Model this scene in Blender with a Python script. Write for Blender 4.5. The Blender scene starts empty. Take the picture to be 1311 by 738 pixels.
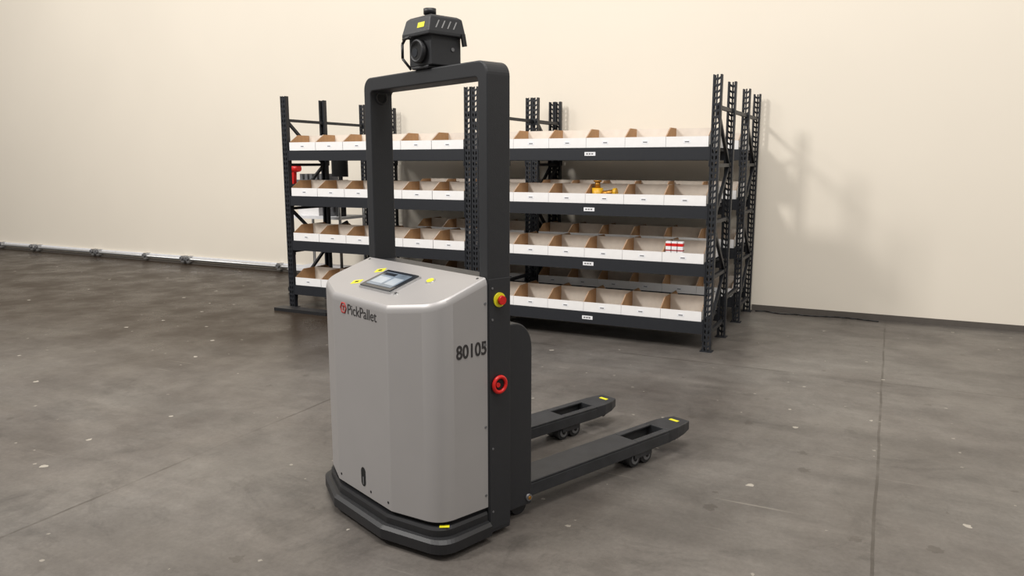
import bpy, bmesh, math, random
from mathutils import Vector, Matrix
random.seed(4)
sc=bpy.context.scene
sc.view_settings.view_transform='Standard'
sc.view_settings.look='None'
def lin(c):
    return tuple(((v/255)/12.92 if v/255<=.04045 else ((v/255+.055)/1.055)**2.4) for v in c)+(1,)
def mat(name,c,rough=.5,metal=0,var=.06,scale=20,bump=0.0,bscale=200,emit=0):
    m=bpy.data.materials.new(name);m.use_nodes=True
    nt=m.node_tree;b=nt.nodes['Principled BSDF']
    b.inputs['Roughness'].default_value=rough;b.inputs['Metallic'].default_value=metal
    tc=nt.nodes.new('ShaderNodeTexCoord')
    n=nt.nodes.new('ShaderNodeTexNoise');n.inputs['Scale'].default_value=scale;n.inputs['Detail'].default_value=4
    nt.links.new(tc.outputs['Object'],n.inputs['Vector'])
    r=nt.nodes.new('ShaderNodeMapRange');r.inputs['From Min'].default_value=.3;r.inputs['From Max'].default_value=.7
    r.inputs['To Min'].default_value=1-var;r.inputs['To Max'].default_value=1+var
    nt.links.new(n.outputs['Fac'],r.inputs['Value'])
    mx=nt.nodes.new('ShaderNodeVectorMath');mx.operation='SCALE';mx.inputs[0].default_value=lin(c)[:3]
    nt.links.new(r.outputs['Result'],mx.inputs['Scale']);nt.links.new(mx.outputs['Vector'],b.inputs['Base Color'])
    if bump:
        n2=nt.nodes.new('ShaderNodeTexNoise');n2.inputs['Scale'].default_value=bscale
        nt.links.new(tc.outputs['Object'],n2.inputs['Vector'])
        bp=nt.nodes.new('ShaderNodeBump');bp.inputs['Strength'].default_value=bump;bp.inputs['Distance'].default_value=.002
        nt.links.new(n2.outputs['Fac'],bp.inputs['Height']);nt.links.new(bp.outputs['Normal'],b.inputs['Normal'])
    if emit:
        nt.links.new(mx.outputs['Vector'],b.inputs['Emission Color']);b.inputs['Emission Strength'].default_value=emit
    return m
M={}
M['grey']=mat('grey_paint',(170,167,166),.45,.35,.012,8)
M['black']=mat('black_powdercoat',(38,39,42),.48,.0,.05,40,.3,300)
M['black2']=mat('black_rubber',(30,30,32),.5,0,.08,30)
M['fork']=mat('fork_steel',(50,51,54),.42,.2,.18,14,.2,80)
M['rack']=mat('rack_steel',(34,36,41),.5,.1,.06,30)
M['hole']=mat('dark_recess',(8,8,9),.7)
M['white']=mat('white_cardboard',(238,236,235),.8,0,.02,20)
M['kraft']=mat('kraft_cardboard',(172,134,96),.85,0,.06,30)
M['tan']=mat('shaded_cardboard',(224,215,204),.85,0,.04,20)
M['red']=mat('red_plastic',(205,28,24),.35)
M['redtext']=mat('red_print',(160,50,45),.6)
M['text']=mat('dark_print',(45,42,42),.6)
M['yellow']=mat('yellow_label',(228,220,40),.5,0,.03)
M['amber']=mat('amber_plastic',(215,165,30),.4)
M['brass']=mat('brass',(170,120,45),.35,.6)
M['glass']=mat('screen_glass',(36,40,46),.12,0,.02)
M['disp']=mat('screen_display',(105,116,128),.2,0,.3,14,emit=.18)
M['disp2']=mat('screen_widget',(150,158,166),.2,0,.1,14,emit=.2)
M['steel']=mat('steel',(190,190,190),.35,.8,.05)
M['dull']=mat('dull_metal',(120,120,122),.5,.5,.1)
M['slot']=mat('slot_grey',(150,150,150),.6)
M['label']=mat('paper_label',(235,235,238),.7)
M['baseb']=mat('baseboard_vinyl',(88,82,76),.6)
class MB:
    def __init__(s,name):
        s.name=name;s.bm=bmesh.new();s.mats=[]
    def mi(s,m):
        if m not in s.mats:s.mats.append(m)
        return s.mats.index(m)
    def box(s,x0,x1,y0,y1,z0,z1,m,M4=None):
        i=s.mi(m)
        v=[s.bm.verts.new(Vector(p) if M4 is None else M4@Vector(p)) for p in
           [(x0,y0,z0),(x1,y0,z0),(x1,y1,z0),(x0,y1,z0),(x0,y0,z1),(x1,y0,z1),(x1,y1,z1),(x0,y1,z1)]]
        for f in [(0,3,2,1),(4,5,6,7),(0,1,5,4),(1,2,6,5),(2,3,7,6),(3,0,4,7)]:
            s.bm.faces.new([v[k] for k in f]).material_index=i
    def beam(s,p,q,w,h,m,up=(0,0,1)):
        p=Vector(p);q=Vector(q);d=(q-p);L=d.length;d.normalize()
        u=Vector(up)
        if abs(d.dot(u))>.99:u=Vector((0,1,0))
        x=u.cross(d).normalized();y=d.cross(x)
        R=Matrix((x,y,d)).transposed().to_4x4();R.translation=p
        s.box(-w/2,w/2,-h/2,h/2,0,L,m,R)
    def cyl(s,p,q,r,m,seg=20,r2=None,caps=True):
        p=Vector(p);q=Vector(q);d=(q-p).normalized();r2=r if r2 is None else r2
        u=Vector((0,0,1)) if abs(d.z)<.9 else Vector((1,0,0))
        x=u.cross(d).normalized();y=d.cross(x);i=s.mi(m)
        a=[];b=[]
        for k in range(seg):
            t=2*math.pi*k/seg;o=x*math.cos(t)+y*math.sin(t)
            a.append(s.bm.verts.new(p+o*r));b.append(s.bm.verts.new(q+o*r2))
        for k in range(seg):
            f=s.bm.faces.new([a[k],a[(k+1)%seg],b[(k+1)%seg],b[k]]);f.material_index=i;f.smooth=True
        if caps:
            s.bm.faces.new(a[::-1]).material_index=i;s.bm.faces.new(b).material_index=i
    def tube(s,pts,r,m,seg=10):
        for a,b in zip(pts,pts[1:]): s.cyl(a,b,r,m,seg)
    def torus(s,c,axis,R,r,m,seg=28,sg=10):
        c=Vector(c);d=Vector(axis).normalized();u=Vector((0,0,1)) if abs(d.z)<.9 else Vector((1,0,0))
        x=u.cross(d).normalized();y=d.cross(x);i=s.mi(m);g=[]
        for k in range(seg):
            t=2*math.pi*k/seg;o=x*math.cos(t)+y*math.sin(t)
            g.append([s.bm.verts.new(c+o*(R+r*math.cos(2*math.pi*j/sg))+d*r*math.sin(2*math.pi*j/sg)) for j in range(sg)])
        for k in range(seg):
            for j in range(sg):
                f=s.bm.faces.new([g[k][j],g[(k+1)%seg][j],g[(k+1)%seg][(j+1)%sg],g[k][(j+1)%sg]]);f.material_index=i;f.smooth=True
    def loft(s,rings,m,caps=(True,True),closed=True,smooth=False):
        i=s.mi(m);R=[[s.bm.verts.new(Vector(p)) for p in r] for r in rings];n=len(rings[0])
        for a,b in zip(R,R[1:]):
            for k in range(n if closed else n-1):
                f=s.bm.faces.new([a[k],a[(k+1)%n],b[(k+1)%n],b[k]]);f.material_index=i;f.smooth=smooth
        if caps[0]:s.bm.faces.new(R[0][::-1]).material_index=i
        if caps[1]:s.bm.faces.new(R[-1]).material_index=i
    def poly(s,pts,m):
        s.bm.faces.new([s.bm.verts.new(Vector(p)) for p in pts]).material_index=s.mi(m)
    def done(s,parent=None,bevel=0,seg=2,loc=None,ang=30,smooth=False):
        if s.bm.faces: bmesh.ops.recalc_face_normals(s.bm,faces=s.bm.faces)
        me=bpy.data.meshes.new(s.name);s.bm.to_mesh(me);s.bm.free()
        for m in s.mats:me.materials.append(M[m])
        o=bpy.data.objects.new(s.name,me);sc.collection.objects.link(o)
        if parent:o.parent=parent
        if loc:o.location=loc
        if bevel:
            b=o.modifiers.new('bevel','BEVEL');b.width=bevel;b.segments=seg;b.limit_method='ANGLE';b.angle_limit=math.radians(ang)
        return o
def empty(name,loc=(0,0,0),rz=0):
    e=bpy.data.objects.new(name,None);sc.collection.objects.link(e);e.location=loc;e.rotation_euler=(0,0,rz);e.empty_display_size=.2
    return e
def text(name,body,parent,loc,rot,size,m,sx=1,off=.0008):
    c=bpy.data.curves.new(name,'FONT');c.body=body;c.size=size;c.extrude=.0006;c.offset=off
    c.materials.append(M[m]);o=bpy.data.objects.new(name,c);sc.collection.objects.link(o)
    o.parent=parent;o.location=loc;o.rotation_euler=rot;o.scale=(sx,1,1);return o
RX,RY,RA=-.3846,7.2613,-.4608
def rk(u,v,z=0):
    a=-RA;return (RX+u*math.cos(a)+v*math.sin(a),RY-u*math.sin(a)+v*math.cos(a),z)
VW=2.1154
def roomobj(name,fn):
    b=MB(name);fn(b);o=b.done();o.location=(RX,RY,0);o.rotation_euler=(0,0,RA);return o
# ---------- floor material
fm=bpy.data.materials.new('polished_concrete');fm.use_nodes=True;nt=fm.node_tree;B=nt.nodes['Principled BSDF']
N=nt.nodes.new;Lk=nt.links.new
tc=N('ShaderNodeTexCoord')
OBJ=tc.outputs['Object']
def noise(sc_,det=6,rough=.6,vec=None,dist=0):
    n=N('ShaderNodeTexNoise');n.inputs['Scale'].default_value=sc_;n.inputs['Detail'].default_value=det;n.inputs['Roughness'].default_value=rough
    n.inputs['Distortion'].default_value=dist
    Lk(vec or OBJ,n.inputs['Vector']);return n.outputs['Fac']
def mapv(scale,rot=0):
    m=N('ShaderNodeMapping');m.inputs['Scale'].default_value=scale;m.inputs['Rotation'].default_value=(0,0,rot);Lk(OBJ,m.inputs['Vector']);return m.outputs[0]
def ramp(src,stops):
    r=N('ShaderNodeValToRGB');e=r.color_ramp.elements
    e[0].position=stops[0][0];e[0].color=stops[0][1];e[1].position=stops[-1][0];e[1].color=stops[-1][1]
    for p,c in stops[1:-1]:
        q=e.new(p);q.color=c
    Lk(src,r.inputs['Fac']);return r.outputs['Color']
def mixc(f,a,b,mode='MIX'):
    m=N('ShaderNodeMix');m.data_type='RGBA';m.blend_type=mode
    if isinstance(f,float):m.inputs[0].default_value=f
    else:Lk(f,m.inputs[0])
    for s_,i in ((a,6),(b,7)):
        if isinstance(s_,tuple):m.inputs[i].default_value=s_
        else:Lk(s_,m.inputs[i])
    return m.outputs[2]
def math_(op,a,b=None):
    m=N('ShaderNodeMath');m.operation=op
    for i,s_ in enumerate((a,b)):
        if s_ is None:continue
        if isinstance(s_,(int,float)):m.inputs[i].default_value=s_
        else:Lk(s_,m.inputs[i])
    return m.outputs[0]
def mr(src,a,b,c=0,d=1):
    m=N('ShaderNodeMapRange');m.interpolation_type='SMOOTHSTEP'
    for k,v in zip(('From Min','From Max','To Min','To Max'),(a,b,c,d)):m.inputs[k].default_value=v
    Lk(src,m.inputs['Value']);return m.outputs[0]
g=lambda v:(v,v,v,1)
base=ramp(noise(.5,6,.65,dist=.8),[(.3,lin((86,80,75))),(.5,lin((104,99,94))),(.7,lin((118,114,109)))])
base=mixc(1.0,base,ramp(noise(4,8,.7,dist=.4),[(.3,g(.80)),(.7,g(1.12))]),'MULTIPLY')
base=mixc(1.0,base,ramp(noise(45,5,.75),[(.3,g(.84)),(.7,g(1.12))]),'MULTIPLY')
base=mixc(1.0,base,ramp(noise(1.6,6,.65,vec=mapv((.25,2.2,1),.5)),[(.35,g(.84)),(.65,g(1.12))]),'MULTIPLY')
base=mixc(1.0,base,ramp(noise(1.3,8,.75,dist=1.5),[(.36,g(.76)),(.46,g(1.0)),(1,g(1.0))]),'MULTIPLY')
scr=mr(noise(9,3,.5,vec=mapv((.12,3.0,1),1.0),dist=.3),.68,.74)
scr=math_('MULTIPLY',scr,mr(noise(.9,3,.5),.45,.6))
base=mixc(math_('MULTIPLY',scr,.35),base,lin((165,158,148)))
sep=N('ShaderNodeSeparateXYZ');Lk(OBJ,sep.inputs[0])
def line(coord,pos,w): return math_('LESS_THAN',math_('ABSOLUTE',math_('SUBTRACT',coord,pos)),w)
X=sep.outputs['X'];Y=sep.outputs['Y']
wob=math_('MULTIPLY',math_('SUBTRACT',noise(1.2,4,.6),.5),.03)
Xw=math_('ADD',X,wob);Yw=math_('ADD',Y,wob)
j=None
for c,p in ((Xw,.27),(Xw,3.61),(Xw,-6.4),(Yw,-.35)):
    l=line(c,p,.007);j=l if j is None else math_('MAXIMUM',j,l)
jf=math_('MULTIPLY',j,mr(noise(1.5,5,.7),.4,.6,.2,.7))
base=mixc(jf,base,lin((58,52,46)))
nz=math_('MULTIPLY',math_('SUBTRACT',noise(.7,5,.65),.5),2.2)
m1=mr(math_('ADD',X,nz),.6,-1.6);m2=mr(math_('ADD',Y,nz),-3.6,-1.0)
brown_patch=math_('MULTIPLY',m1,m2)  # mask turning the floor browner and less specular toward the left and wall
base=mixc(math_('MULTIPLY',brown_patch,.90),base,lin((48,37,26)))
def flecks(scale,rad,keep,col,amt):
    global base
    vo=N('ShaderNodeTexVoronoi');vo.voronoi_dimensions='2D';vo.inputs['Scale'].default_value=scale
    nv=N('ShaderNodeTexNoise');nv.inputs['Scale'].default_value=scale*14;Lk(OBJ,nv.inputs['Vector'])
    ad=N('ShaderNodeVectorMath');ad.operation='MULTIPLY_ADD';Lk(nv.outputs['Color'],ad.inputs[0]);ad.inputs[1].default_value=(rad*2/scale,)*3;Lk(OBJ,ad.inputs[2])
    Lk(ad.outputs[0],vo.inputs['Vector'])
    s3=N('ShaderNodeSeparateColor');Lk(vo.outputs['Color'],s3.inputs[0])
    f=math_('LESS_THAN',vo.outputs['Distance'],math_('MULTIPLY',s3.outputs[1],rad))
    f=math_('MULTIPLY',f,math_('LESS_THAN',s3.outputs[0],keep))
    base=mixc(math_('MULTIPLY',f,amt),base,lin(col))
flecks(2.0,.040,.45,(185,178,166),.7)
flecks(5,.055,.2,(175,168,156),.5)
flecks(3.1,.10,.25,(60,54,48),.4)
Lk(base,B.inputs['Base Color'])
rr=math_('SUBTRACT',mr(noise(1.8,6,.65),.3,.7,.30,.5),math_('MULTIPLY',brown_patch,.08))
Lk(rr,B.inputs['Roughness'])
Lk(math_('SUBTRACT',.42,math_('MULTIPLY',brown_patch,.33)),B.inputs['Specular IOR Level'])
bp=N('ShaderNodeBump');bp.inputs['Strength'].default_value=.12;bp.inputs['Distance'].default_value=.01
Lk(noise(10,6,.6),bp.inputs['Height']);Lk(bp.outputs[0],B.inputs['Normal'])
M['floor']=fm
M['wall']=mat('painted_drywall',(236,227,212),.75,0,.015,.7,.1,60)
roomobj('floor',lambda b:b.poly([(-22,-14,0),(16,-14,0),(16,VW,0),(-22,VW,0)],'floor'))
roomobj('wall_back',lambda b:b.box(-22,16,VW,VW+.2,0,9,'wall'))
roomobj('baseboard_back',lambda b:b.box(2.3,16,VW-.015,VW,0,.06,'baseb'))
def rail(b):
    b.box(-22,-2.2,VW-.03,VW,0,.03,'baseb')
    b.cyl((-22,VW-.05,.075),(-2.2,VW-.05,.075),.022,'steel',10)
    b.box(-22,-2.2,VW-.02,VW-.005,.09,.12,'label')
    for u in (-11.2,-10.26,-10.1,-8.58,-8.45,-7.27,-6.4,-6.28,-4.4):
        b.box(u-.03,u+.03,VW-.09,VW,.03,.13,'steel');b.cyl((u,VW-.09,.09),(u,VW-.12,.09),.03,'dull',8)
roomobj('trim_1',rail)
e=empty('floor_cable',(RX,RY,0),RA)
b=MB('cable')
pts=[(2.35+k*.10,2.02+.03*math.sin(k*.9)-(.06 if k in(2,3) else 0),.008) for k in range(13)]
b.tube(pts,.006,'black2',8)
b.done(e)
# ---------- racks
Z=[.2524,.7439,1.2274,1.7099];ZT=2.2797;V=[0,.6616,1.3469,2.0271];UL,UR=-2.2909,2.2628
def postmesh():
    b=MB('post');w=.072;d=.05;t=.003
    for x in (-w/2,-.007,w/2-.014): b.box(x,x+.014,0,t,0,ZT,'rack')
    n=int(ZT/.05)
    for k in range(n+1):
        z=k*.05
        for s_ in (-1,1):
            x0,x1=(-w/2,-.003) if s_<0 else (.003,w/2)
            dz=.012*s_
            b.poly([(x0,.001,z-.009-dz),(x1,.001,z-.009+dz),(x1,.001,z+.012+dz),(x0,.001,z+.012-dz)],'rack')
    for x in (-w/2,w/2-t): b.box(x,x+t,0,d,0,ZT,'rack')
    for x in (-w/2,w/2-.016): b.box(x,x+.016,d-t,d,0,ZT,'rack')
    b.box(-w/2-.015,w/2+.015,-.02,d+.02,0,.006,'rack')
    return b
pm=None
def post(parent,u,v,flip):
    global pm
    if pm is None:
        o=postmesh().done();pm=o.data
    else:
        o=bpy.data.objects.new('post',pm);sc.collection.objects.link(o)
    o.parent=parent;o.location=(u,v,0)
    if flip:o.rotation_euler=(0,0,math.pi)
def rack(name,va,vb):
    e=empty(name,(RX,RY,0),RA)
    for u in (UL,-.038,.038,UR):
        post(e,u,va,False);post(e,u,vb,True)
    fr=MB('frame_braces')
    for u in (UL,-.038,.038,UR):
        zs=[.15,.62,1.09,1.56,2.03]
        for z in zs: fr.beam((u,va+.04,z),(u,vb-.04,z),.03,.03,'rack')
        for k in range(4):
            a,b_=(va+.04,vb-.04) if k%2==0 else (vb-.04,va+.04)
            fr.beam((u,a,zs[k]),(u,b_,zs[k+1]),.025,.03,'rack')
    fr.done(e)
    bm_=MB('beams_and_decks')
    for (a,b_) in ((UL+.036,-.074),(.074,UR-.036)):
        for z in Z:
            for v0 in (va-.004,vb-.046):
                bm_.box(a,b_,v0,v0+.05,z-.105,z,'rack')
                for ue in (a,b_-.004):
                    bm_.box(ue-.002,ue+.006,v0-.004,v0+.054,z-.16,z+.02,'rack')
            bm_.box(a,b_,va+.05,vb-.05,z-.03,z-.012,'rack')
            for k in range(1,5):
                x=a+(b_-a)*k/5;bm_.box(x-.02,x+.02,va+.04,vb-.04,z-.07,z-.03,'rack')
    bm_.done(e)
    lb=MB('shelf_labels')
    for (a,b_) in ((UL,0),(0,UR)):
        c=(a+b_)/2+.06
        for z in Z:
            lb.box(c-.05,c+.05,va-.0065,va-.004,z-.068,z-.036,'label')
            for k in range(3): lb.box(c-.035+k*.024,c-.018+k*.024,va-.0072,va-.0064,z-.058,z-.046,'dull')
    lb.done(e)
    return e
r1=rack('pallet_rack',V[0],V[1])
r2=rack('pallet_rack',V[2],V[3])
sp=MB('row_spacers')
for u in (UL,0,UR):
    for z in (.35,2.03):
        if u==UL and z<1: continue
        sp.beam((u,V[1],z),(u,V[2],z),.03,.03,'rack')
sp.done(r1)
# ---------- bins
BD=.315
def binmesh():
    b=MB('bin');w=.352;d=BD;h=.165;f=.085;t=.004;yc=.13
    def side(x,inner):
        prof=[(0,0),(d,0),(d,h),(yc,h),(.0,f)]
        b.poly([(x,y,z) for y,z in prof],'white' if not inner else 'kraft')
    side(0,False);side(t,True);side(w,False);side(w-t,True)
    for x in (0,w-t):
        b.poly([(x,0,f),(x+t,0,f),(x+t,yc,h),(x,yc,h)],'kraft');b.poly([(x,yc,h),(x+t,yc,h),(x+t,d,h),(x,d,h)],'kraft')
    b.box(0,w,-.002,t-.002,0,f,'white')
    b.poly([(t,t,.002),(t,t,f),(w-t,t,f),(w-t,t,.002)],'kraft')
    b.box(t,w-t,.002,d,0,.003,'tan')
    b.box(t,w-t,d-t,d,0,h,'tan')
    b.box(w/2-.03,w/2+.03,-.0035,-.002,.03,.055,'label')
    b.box(w/2-.018,w/2+.018,-.0042,-.0034,.038,.046,'dull')
    return b
b=binmesh();BMESH=bpy.data.meshes.new('bin');b.bm.to_mesh(BMESH);b.bm.free()
for m in b.mats:BMESH.materials.append(M[m])
binroot=empty('cardboard_bins',(RX,RY,0),RA)
def bins(ulist,z,v,flip):
    for u in ulist:
        o=bpy.data.objects.new('bin',BMESH);sc.collection.objects.link(o)
        o.parent=binroot;o.location=(u+(.352 if flip else 0),v,z+.001)
        if flip:o.rotation_euler=(0,0,math.pi)
right=[.085+.3545*k for k in range(6)]
left=[-2.235+.3585*k for k in range(6)]
for z in Z:
    bins(right+left,z,V[0]+.012,False)
    bins(right+left,z,V[1]-.012,True)
    bins(right+left[2:],z,V[2]+.012,False)
    bins(right+left[2:],z,V[3]-.012,True)
# ---------- shelf items
e=empty('brass_fitting',rk(1.235,.14,Z[2]+.022),RA)
b=MB('fitting_body')
b.cyl((-.02,0,-.01),(-.02,0,.11),.05,'amber',16);b.cyl((-.02,0,.11),(-.02,0,.17),.024,'brass',12)
b.cyl((.0,0,.05),(.13,0,.07),.03,'brass',14);b.torus((-.02,0,.17),(0,0,1),.03,.008,'brass')
b.cyl((.13,0,.07),(.16,0,.072),.04,'amber',12)
b.done(e)
e=empty('boxed_bottles',rk(1.87,.06,Z[1]+.008),RA)
b=MB('boxes')
for k in range(3):
    x=k*.052
    b.box(x,x+.044,0,.05,-.003,.165,'label');b.box(x-.001,x+.045,-.001,.051,.125,.15,'red');b.box(x-.001,x+.045,-.001,.051,.085,.095,'redtext')
b.done(e)
e=empty('utility_cart',rk(-3.0,.76,0),RA)
b=MB('cart_body')
for x in (0,.8):
    for y in (0,.45): b.cyl((x,y,.08),(x,y,1.25),.018,'steel',10);b.cyl((x,y-.015,.04),(x,y+.015,.04),.04,'black2',12)
for z in (.28,.6,.92,1.24):
    b.box(-.02,.82,-.02,.47,z,z+.03,'label')
b.box(.12,.5,.05,.4,1.27,1.38,'dull')
for k in range(5): b.box(.13+k*.075,.17+k*.075,.1,.4,1.38,1.45,'dull')
b.cyl((.55,.15,.95),(.55,.15,1.12),.06,'dull',16);b.cyl((.7,.15,.95),(.7,.15,1.15),.06,'black2',16)
b.box(.08,.4,.1,.4,.95,1.06,'white')
b.beam((.3,.1,.63),(.75,.2,.88),.04,.04,'black2');b.box(.05,.3,.1,.4,.63,.75,'dull')
b.cyl((.02,.08,1.5),(.14,.08,1.52),.045,'red',14);b.beam((.05,.08,1.33),(.06,.08,1.5),.04,.05,'red');b.box(.0,.11,.04,.12,1.27,1.33,'black2');b.box(-.02,.03,.05,.11,1.46,1.5,'red')
b.box(.66,.88,.05,.08,1.42,1.64,'black2');b.box(.67,.87,.047,.05,1.43,1.63,'hole');b.box(.75,.79,.06,.09,1.27,1.45,'black2');b.box(.68,.8,.02,.14,1.27,1.28,'black2')
b.done(e)
roomobj('rubber_mat',lambda b:b.box(-2.33,-1.62,-.24,-.1,.0,.035,'black2'))
# ---------- robot
W2=.4615;D=.12;T=.057;H=1.9737
rb=empty('robotic_pallet_truck',(-.4003,3.3592,0),-.8544)
b=MB('arch_frame')
def archpath(w,zt,r,zb,n=8):
    p=[(-w,zb)]
    for k in range(n+1):
        a=math.pi-k*math.pi/2/n;p.append((-w+r+r*math.cos(a),zt-r+r*math.sin(a)))
    for k in range(n+1):
        a=math.pi/2-k*math.pi/2/n;p.append((w-r+r*math.cos(a),zt-r+r*math.sin(a)))
    p.append((w,zb));return p
o1=archpath(W2,H,.055,.022);i1=archpath(W2-T,H-.062,.02,.022)
i=b.mi('black');n=len(o1)
of,ob,inf,inb=[[b.bm.verts.new((x,y,z)) for x,z in path] for path in (o1,i1) for y in (0,D)]
for k in range(n-1):
    for q in ((of[k],of[k+1],ob[k+1],ob[k]),(inf[k],inf[k+1],inb[k+1],inb[k]),(of[k],of[k+1],inf[k+1],inf[k]),(ob[k],ob[k+1],inb[k+1],inb[k])):
        b.bm.faces.new(q).material_index=i
for k in (0,n-1): b.bm.faces.new((of[k],ob[k],inb[k],inf[k])).material_index=i
b.done(rb,.006,3,ang=40)
def hull(cw,cy_,ww,wy,side,r,yb,n=8,cr=.006):
    P=[(side,yb)]
    A=Vector((side,yb));C=Vector((ww,wy));E=Vector((cw,cy_))
    d1=(A-C).normalized();d2=(E-C).normalized()
    p1=C+d1*r;p2=C+d2*r
    for k in range(n+1):
        t=k/n;q=p1*(1-t)**2+C*2*t*(1-t)+p2*t*t;P.append((q.x,q.y))
    d3=Vector((-1,0));p3=E-d2*cr;p4=E+d3*cr
    for k in range(4):
        t=k/3;q=p3*(1-t)**2+E*2*t*(1-t)+p4*t*t;P.append((q.x,q.y))
    L=[(-x,y) for x,y in reversed(P)]
    return P+L
pr=hull(.222,-.33,.458,-.248,.458,.075,-.001,12)
def ztop(y):return 1.125+(y*.34 if y<0 else 0)
b=MB('body_shell')
b.loft([[(x,y,.145) for x,y in pr],[(x,y,ztop(y)-.028) for x,y in pr],
 [(x*.995,y*.994-.001,ztop(y)-.014) for x,y in pr],[(x*.985,y*.982-.002,ztop(y)-.004) for x,y in pr],[(x*.97,y*.96-.003,ztop(y*.96)) for x,y in pr]],'grey')
o=b.done(rb,0)
o.data.set_sharp_from_angle(angle=math.radians(25))
for p in o.data.polygons:
    p.use_smooth = abs(p.normal.z)<.995 and p.area<.03
ts=math.atan(.34)
pm4=Matrix.Translation((0,-.17,ztop(-.17)))@Matrix.Rotation(ts,4,'X')
b=MB('touchscreen')
b.box(-.127,.127,-.082,.082,-.004,.010,'steel',pm4)
b.box(-.122,.122,-.077,.077,.004,.015,'glass',pm4);b.box(-.1,.1,-.058,.058,.015,.0162,'disp',pm4)
b.box(-.095,.0,.03,.052,.0162,.0168,'glass',pm4);b.box(.02,.09,-.04,.02,.0162,.0168,'disp2',pm4);b.box(-.09,.0,-.04,.015,.0162,.0168,'disp2',pm4)
b.done(rb)
b=MB('panel_buttons')
def pc(x,y,r,h,m,r2=None):
    c=Matrix.Translation((x,y,ztop(y)))@Matrix.Rotation(ts,4,'X')
    b.cyl(c@Vector((0,0,-.004)),c@Vector((0,0,h)),r,m,20,r2)
def pb(x,y,w,d,m,h=.0015,rz=0):
    c=Matrix.Translation((x,y,ztop(y)))@Matrix.Rotation(ts,4,'X')@Matrix.Rotation(rz,4,'Z')
    b.box(-w/2,w/2,-d/2,d/2,-.002,h,m,c)
for (x,y) in ((-.205,-.215),(-.2,-.095)):
    pb(x,y,.05,.036,'yellow',.002,.5);pb(x,y,.02,.014,'hole',.0026,.5)
pc(.205,-.1,.022,.004,'steel');pc(.205,-.1,.016,.007,'yellow')
pc(.15,-.235,.011,.004,'steel');pc(.15,-.235,.006,.006,'hole')
for x in (-.42,.42): pc(x,-.02,.006,.002,'hole')
b.done(rb)
FY=-.330
text('name_print','PickPallet',rb,(-.092,FY-.0008,.938),(math.pi/2,0,0),.064,'text',.98,.0)
b=MB('logo_icon');b.torus((-.125,FY,.96),(0,1,0),.024,.004,'redtext',6,6);b.box(-.128,-.122,FY-.002,FY,.948,.971,'redtext');b.box(-.134,-.116,FY-.002,FY,.964,.969,'redtext');b.done(rb)
text('number_print','80105',rb,(.4590,-.160,.812),(math.pi/2,0,math.pi/2),.078,'text',.80,.0016)
b=MB('shell_details')
c=[]
for k in range(20):
    a=2*math.pi*k/20;c.append((.0+.019*math.cos(a),FY-.001,.225+.022*math.sin(a)+(.022 if math.sin(a)>0 else -.022)))
b.poly(c,'hole');b.box(-.004,.004,FY-.002,FY-.0012,.19,.225,'dull')
for z in (.2,.5,.85,1.02): b.cyl((.458,-.012,z),(.4600,-.012,z),.006,'dull',10)
for x in (-.2,.2,.06): b.cyl((x,FY-.001,.175),(x,FY,.175),.006,'hole',10)
b.done(rb)
b=MB('base_skirt')
p0=hull(.21,-.312,.44,-.23,.44,.085,.0)
b.loft([[(x,y,.06) for x,y in p0],[(x,y,.146) for x,y in p0]],'black2')
b.done(rb)
b=MB('bumper')
pa=hull(.2,-.372,.505,-.27,.49,.08,-.005)
pb_=hull(.2,-.358,.490,-.262,.476,.08,-.005)
pcn=hull(.2,-.340,.468,-.256,.46,.08,-.005)
b.loft([[(x,y,.020) for x,y in pb_],[(x,y,.030) for x,y in pa],[(x,y,.072) for x,y in pa],[(x,y,.084) for x,y in pb_],
        [(x,y,.086) for x,y in pcn],[(x,y,.114) for x,y in pcn],[(x*.985,y*.985,.126) for x,y in pcn]],'black2')
b.done(rb)
b=MB('bumper_tape')
b.box(-.020,.020,-.009,.009,.1255,.128,'yellow',Matrix.Translation((.448,-.222,0))@Matrix.Rotation(.9,4,'Z'))
b.done(rb)
b=MB('rear_housing')
b.box(-W2+T-.002,W2-T+.002,.002,D-.002,.06,1.118,'black')
prof=[(D-.01,.05),(.30,.05),(.30,.78)]
for k in range(1,9):
    a=k*math.pi/2/8;prof.append((.20+.10*math.cos(a),.78+.12*math.sin(a)))
prof.append((D-.01,.90))
b.loft([[(-.4,y,z) for y,z in prof],[(.4,y,z) for y,z in prof]],'black')
b.box(-.34,.34,.295,.325,.06,.5,'black')
b.done(rb,.006,2,ang=40)
b=MB('side_plate')
for s_ in (-1,1):
    x=s_*W2
    b.box(x-.004,x+.004,.004,D-.004,.04,1.118,'black')
b.done(rb,.002)
b=MB('emergency_stops')
for s_ in (-1,1):
    x=s_*(W2+.004)
    b.cyl((x,.055,1.03),(x+s_*.006,.055,1.03),.030,'yellow',24)
    b.cyl((x+s_*.006,.055,1.03),(x+s_*.016,.055,1.03),.014,'amber',18)
    b.cyl((x+s_*.016,.055,1.03),(x+s_*.026,.055,1.03),.020,'red',22,.018)
    b.torus((x+s_*.010,.05,.675),(1,0,0),.032,.008,'red');b.cyl((x,.05,.675),(x+s_*.008,.05,.675),.024,'hole',20)
    b.cyl((x,.04,.675),(x+s_*.014,.04,.675),.010,'red',14)
    for z in (1.08,.95,.4,.12): b.cyl((x,.02,z),(x+s_*.002,.02,z),.005,'dull',8)
b.done(rb)
b=MB('arch_sensor')
for s_ in (-1,1):
    x=s_*(W2-T)
    b.torus((x,.06,1.885),(1,0,0),.028,.006,'black2');b.cyl((x,.06,1.885),(x-s_*.002,.06,1.885),.026,'hole',20)
b.done(rb)
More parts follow.
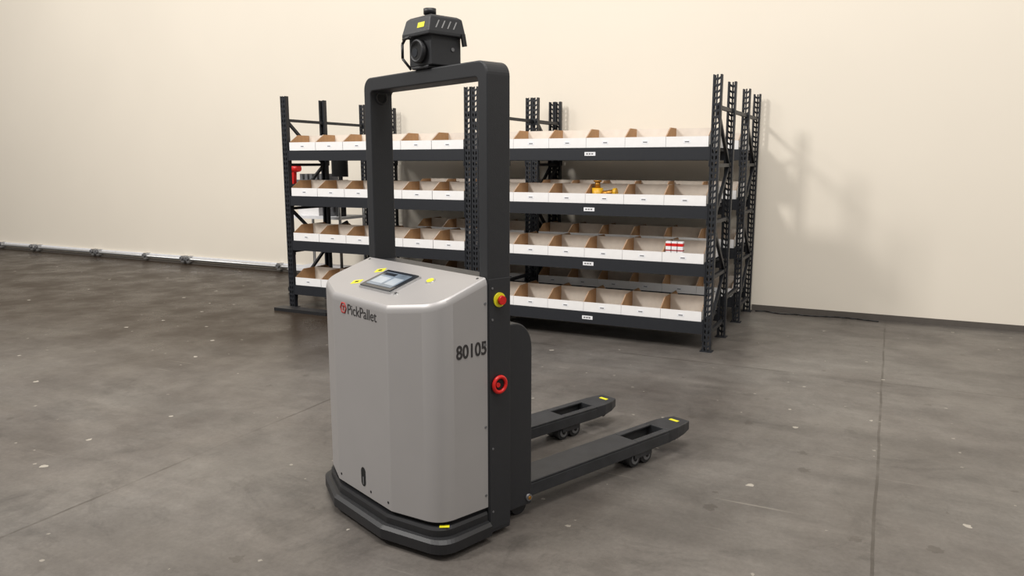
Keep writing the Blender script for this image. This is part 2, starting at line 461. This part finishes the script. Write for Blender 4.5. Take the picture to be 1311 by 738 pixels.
# ---------- forks
b=MB('forks');L=1.53;zt=.15;zl=.078
for s_,xi,xo in ((1,.225,.39),(-1,.14,.305)):
    def q(x,y,z):return (s_*x,y,z)
    i0,i1_=1.06,1.32
    def bx(x0,x1,y0,y1,z0,z1,m='fork'):
        b.box(min(s_*x0,s_*x1),max(s_*x0,s_*x1),y0,y1,z0,z1,m)
    bx(xi,xo,.30,i0,zt-.012,zt)
    bx(xi,xi+.038,i0,i1_,zt-.012,zt);bx(xo-.038,xo,i0,i1_,zt-.012,zt)
    bx(xi,xi+.01,.30,1.34,zl,zt-.012);bx(xo-.01,xo,.30,1.34,zl,zt-.012)
    rg=[]
    for y,c0,c1,zb_ in ((i1_,xi,xo,zl),(1.40,xi,xo,zl+.005),(1.47,xi+.012,xo-.008,.09),(L,xi+.035,xo-.02,.1)):
        rg.append([q(c0,y,zb_),q(c1,y,zb_),q(c1,y,zt),q(c0,y,zt)])
    b.loft(rg,'fork')
b.done(rb,.004,2,ang=30)
b=MB('fork_wheels')
for s_,c in ((1,.3075),(-1,.2225)):
    for y in (1.07,1.165):
        b.cyl((s_*(c-.055),y,.043),(s_*(c+.055),y,.043),.043,'black2',24)
        b.cyl((s_*(c-.06),y,.043),(s_*(c+.06),y,.043),.026,'dull',16)
        b.cyl((s_*(c-.064),y,.043),(s_*(c+.064),y,.043),.010,'hole',12)
    for x in (-.068,.068): b.beam((s_*(c+x),1.05,.066),(s_*(c+x),1.19,.066),.008,.03,'fork',(0,0,1))
    b.cyl((s_*(c-.07),1.12,.09),(s_*(c+.07),1.12,.09),.014,'dull',12)
    b.box(s_*c-.028,s_*c+.028,1.46,1.482,.1495,.1517,'yellow')
    b.cyl((s_*(c-.04),1.43,.075),(s_*(c+.04),1.43,.075),.02,'black2',14)
b.done(rb)
b=MB('casters')
for s_ in (-1,1):
    b.cyl((s_*.33,.25,.045),(s_*.37,.25,.045),.045,'black2',24)
    b.cyl((s_*.2,-.12,.05),(s_*.25,-.12,.05),.05,'black2',24)
b.cyl((-.05,.06,.1),(.05,.06,.1),.1,'black2',28)
b.cyl((.38,.28,.085),(.41,.28,.085),.016,'dull',16);b.cyl((.38,.28,.085),(.413,.28,.085),.008,'brass',12)
b.done(rb)
# ---------- sensor head
b=MB('sensor_head')
cx_=.03;cy_=.06;z0=H
b.box(cx_-.06,cx_+.06,cy_-.075,cy_+.075,z0,z0+.012,'black')
b.box(cx_-.082,cx_+.08,cy_-.07,cy_+.085,z0+.012,z0+.15,'black')
hz=z0+.145
def hr(a,y0,y1,z):return [(cx_-a,cy_-y0,z),(cx_+a,cy_-y0,z),(cx_+a,cy_+y1,z),(cx_-a,cy_+y1,z)]
b.loft([hr(.1,.095,.095,hz-.014),hr(.1,.095,.095,hz),hr(.09,.078,.085,hz+.06),hr(.075,.065,.07,hz+.07)],'black')
b.done(rb,.004)
b=MB('sensor_head_details')
b.cyl((cx_-.01,cy_-.01,hz+.068),(cx_-.01,cy_-.01,hz+.085),.022,'black2',20);b.cyl((cx_-.01,cy_-.01,hz+.085),(cx_-.01,cy_-.01,hz+.108),.027,'black2',20)
ly=cy_-.07
b.cyl((cx_+.005,ly,z0+.07),(cx_+.005,ly-.02,z0+.07),.048,'black2',28);b.torus((cx_+.005,ly-.02,z0+.07),(0,1,0),.042,.007,'black')
b.cyl((cx_+.005,ly-.021,z0+.07),(cx_+.005,ly-.023,z0+.07),.036,'hole',24);b.cyl((cx_-.005,ly-.022,z0+.065),(cx_-.005,ly-.025,z0+.065),.018,'glass',24)
for s_ in (-1,1):
    for k in range(4):
        y=cy_-.06+k*.03
        def sl(y,z):
            t=(z-hz)/.06;return (cx_+s_*(.1008-.010*t),y,z)
        b.poly([sl(y,hz+.014),sl(y+.006,hz+.014),sl(y+.026,hz+.046),sl(y+.020,hz+.046)],'slot')
def fy(z):return cy_-.0962+.017*(z-hz)/.06
b.poly([(cx_+.01,fy(hz+.018),hz+.018),(cx_+.06,fy(hz+.018),hz+.018),(cx_+.06,fy(hz+.040),hz+.040),(cx_+.01,fy(hz+.040),hz+.040)],'yellow')
b.tube([(cx_-.09,cy_-.08,z0+.14),(cx_-.105,cy_-.09,z0+.11),(cx_-.105,cy_-.09,z0+.05),(cx_-.085,cy_-.06,z0+.005)],.006,'black2')
b.tube([(cx_-.08,cy_-.09,z0+.13),(cx_-.05,cy_-.12,z0+.12),(cx_-.0,cy_-.12,z0+.125)],.006,'black2')
b.beam((cx_+.1,cy_+.08,hz+.0),(cx_+.1,cy_+.09,hz-.05),.01,.02,'black2')
b.cyl((cx_+.078,cy_+.04,z0+.08),(cx_+.084,cy_+.04,z0+.08),.008,'dull',10)
b.done(rb)
# ---------- lights
def area(name,loc,tgt,size,P,col=(1,.97,.93)):
    l=bpy.data.lights.new(name,'AREA');l.shape='SQUARE';l.size=size;l.energy=P;l.color=col
    o=bpy.data.objects.new(name,l);sc.collection.objects.link(o);o.location=loc
    d=Vector(tgt)-Vector(loc);o.rotation_euler=d.to_track_quat('-Z','Y').to_euler()
area('ceiling_or_fill_light',(-6.5,2.0,7),(-1,6.5,0),1.2,490)
area('ceiling_or_fill_light',(-9,6.5,8),(-9,10.5,1),3,370)  # fill light added to brighten the left part of the wall
area('ceiling_or_fill_light',(0.0,1.5,8),(0,6.5,1),3,390)  # unseen overhead fill, added to soften the light
area('ceiling_or_fill_light',(5,-1,8),(3,6,1),3,270)  # another added fill, from the right, for softer light
w=bpy.data.worlds.new('World');sc.world=w;w.use_nodes=True
w.node_tree.nodes['Background'].inputs[0].default_value=(1,.97,.93,1);w.node_tree.nodes['Background'].inputs[1].default_value=.42
cd=bpy.data.cameras.new('camera');cam=bpy.data.objects.new('camera',cd);sc.collection.objects.link(cam)
cd.sensor_width=36;cd.lens=972.05/1311*36;cam.location=(0,0,1.58);cam.rotation_euler=(math.pi/2-.1634,0,0)
sc.camera=cam
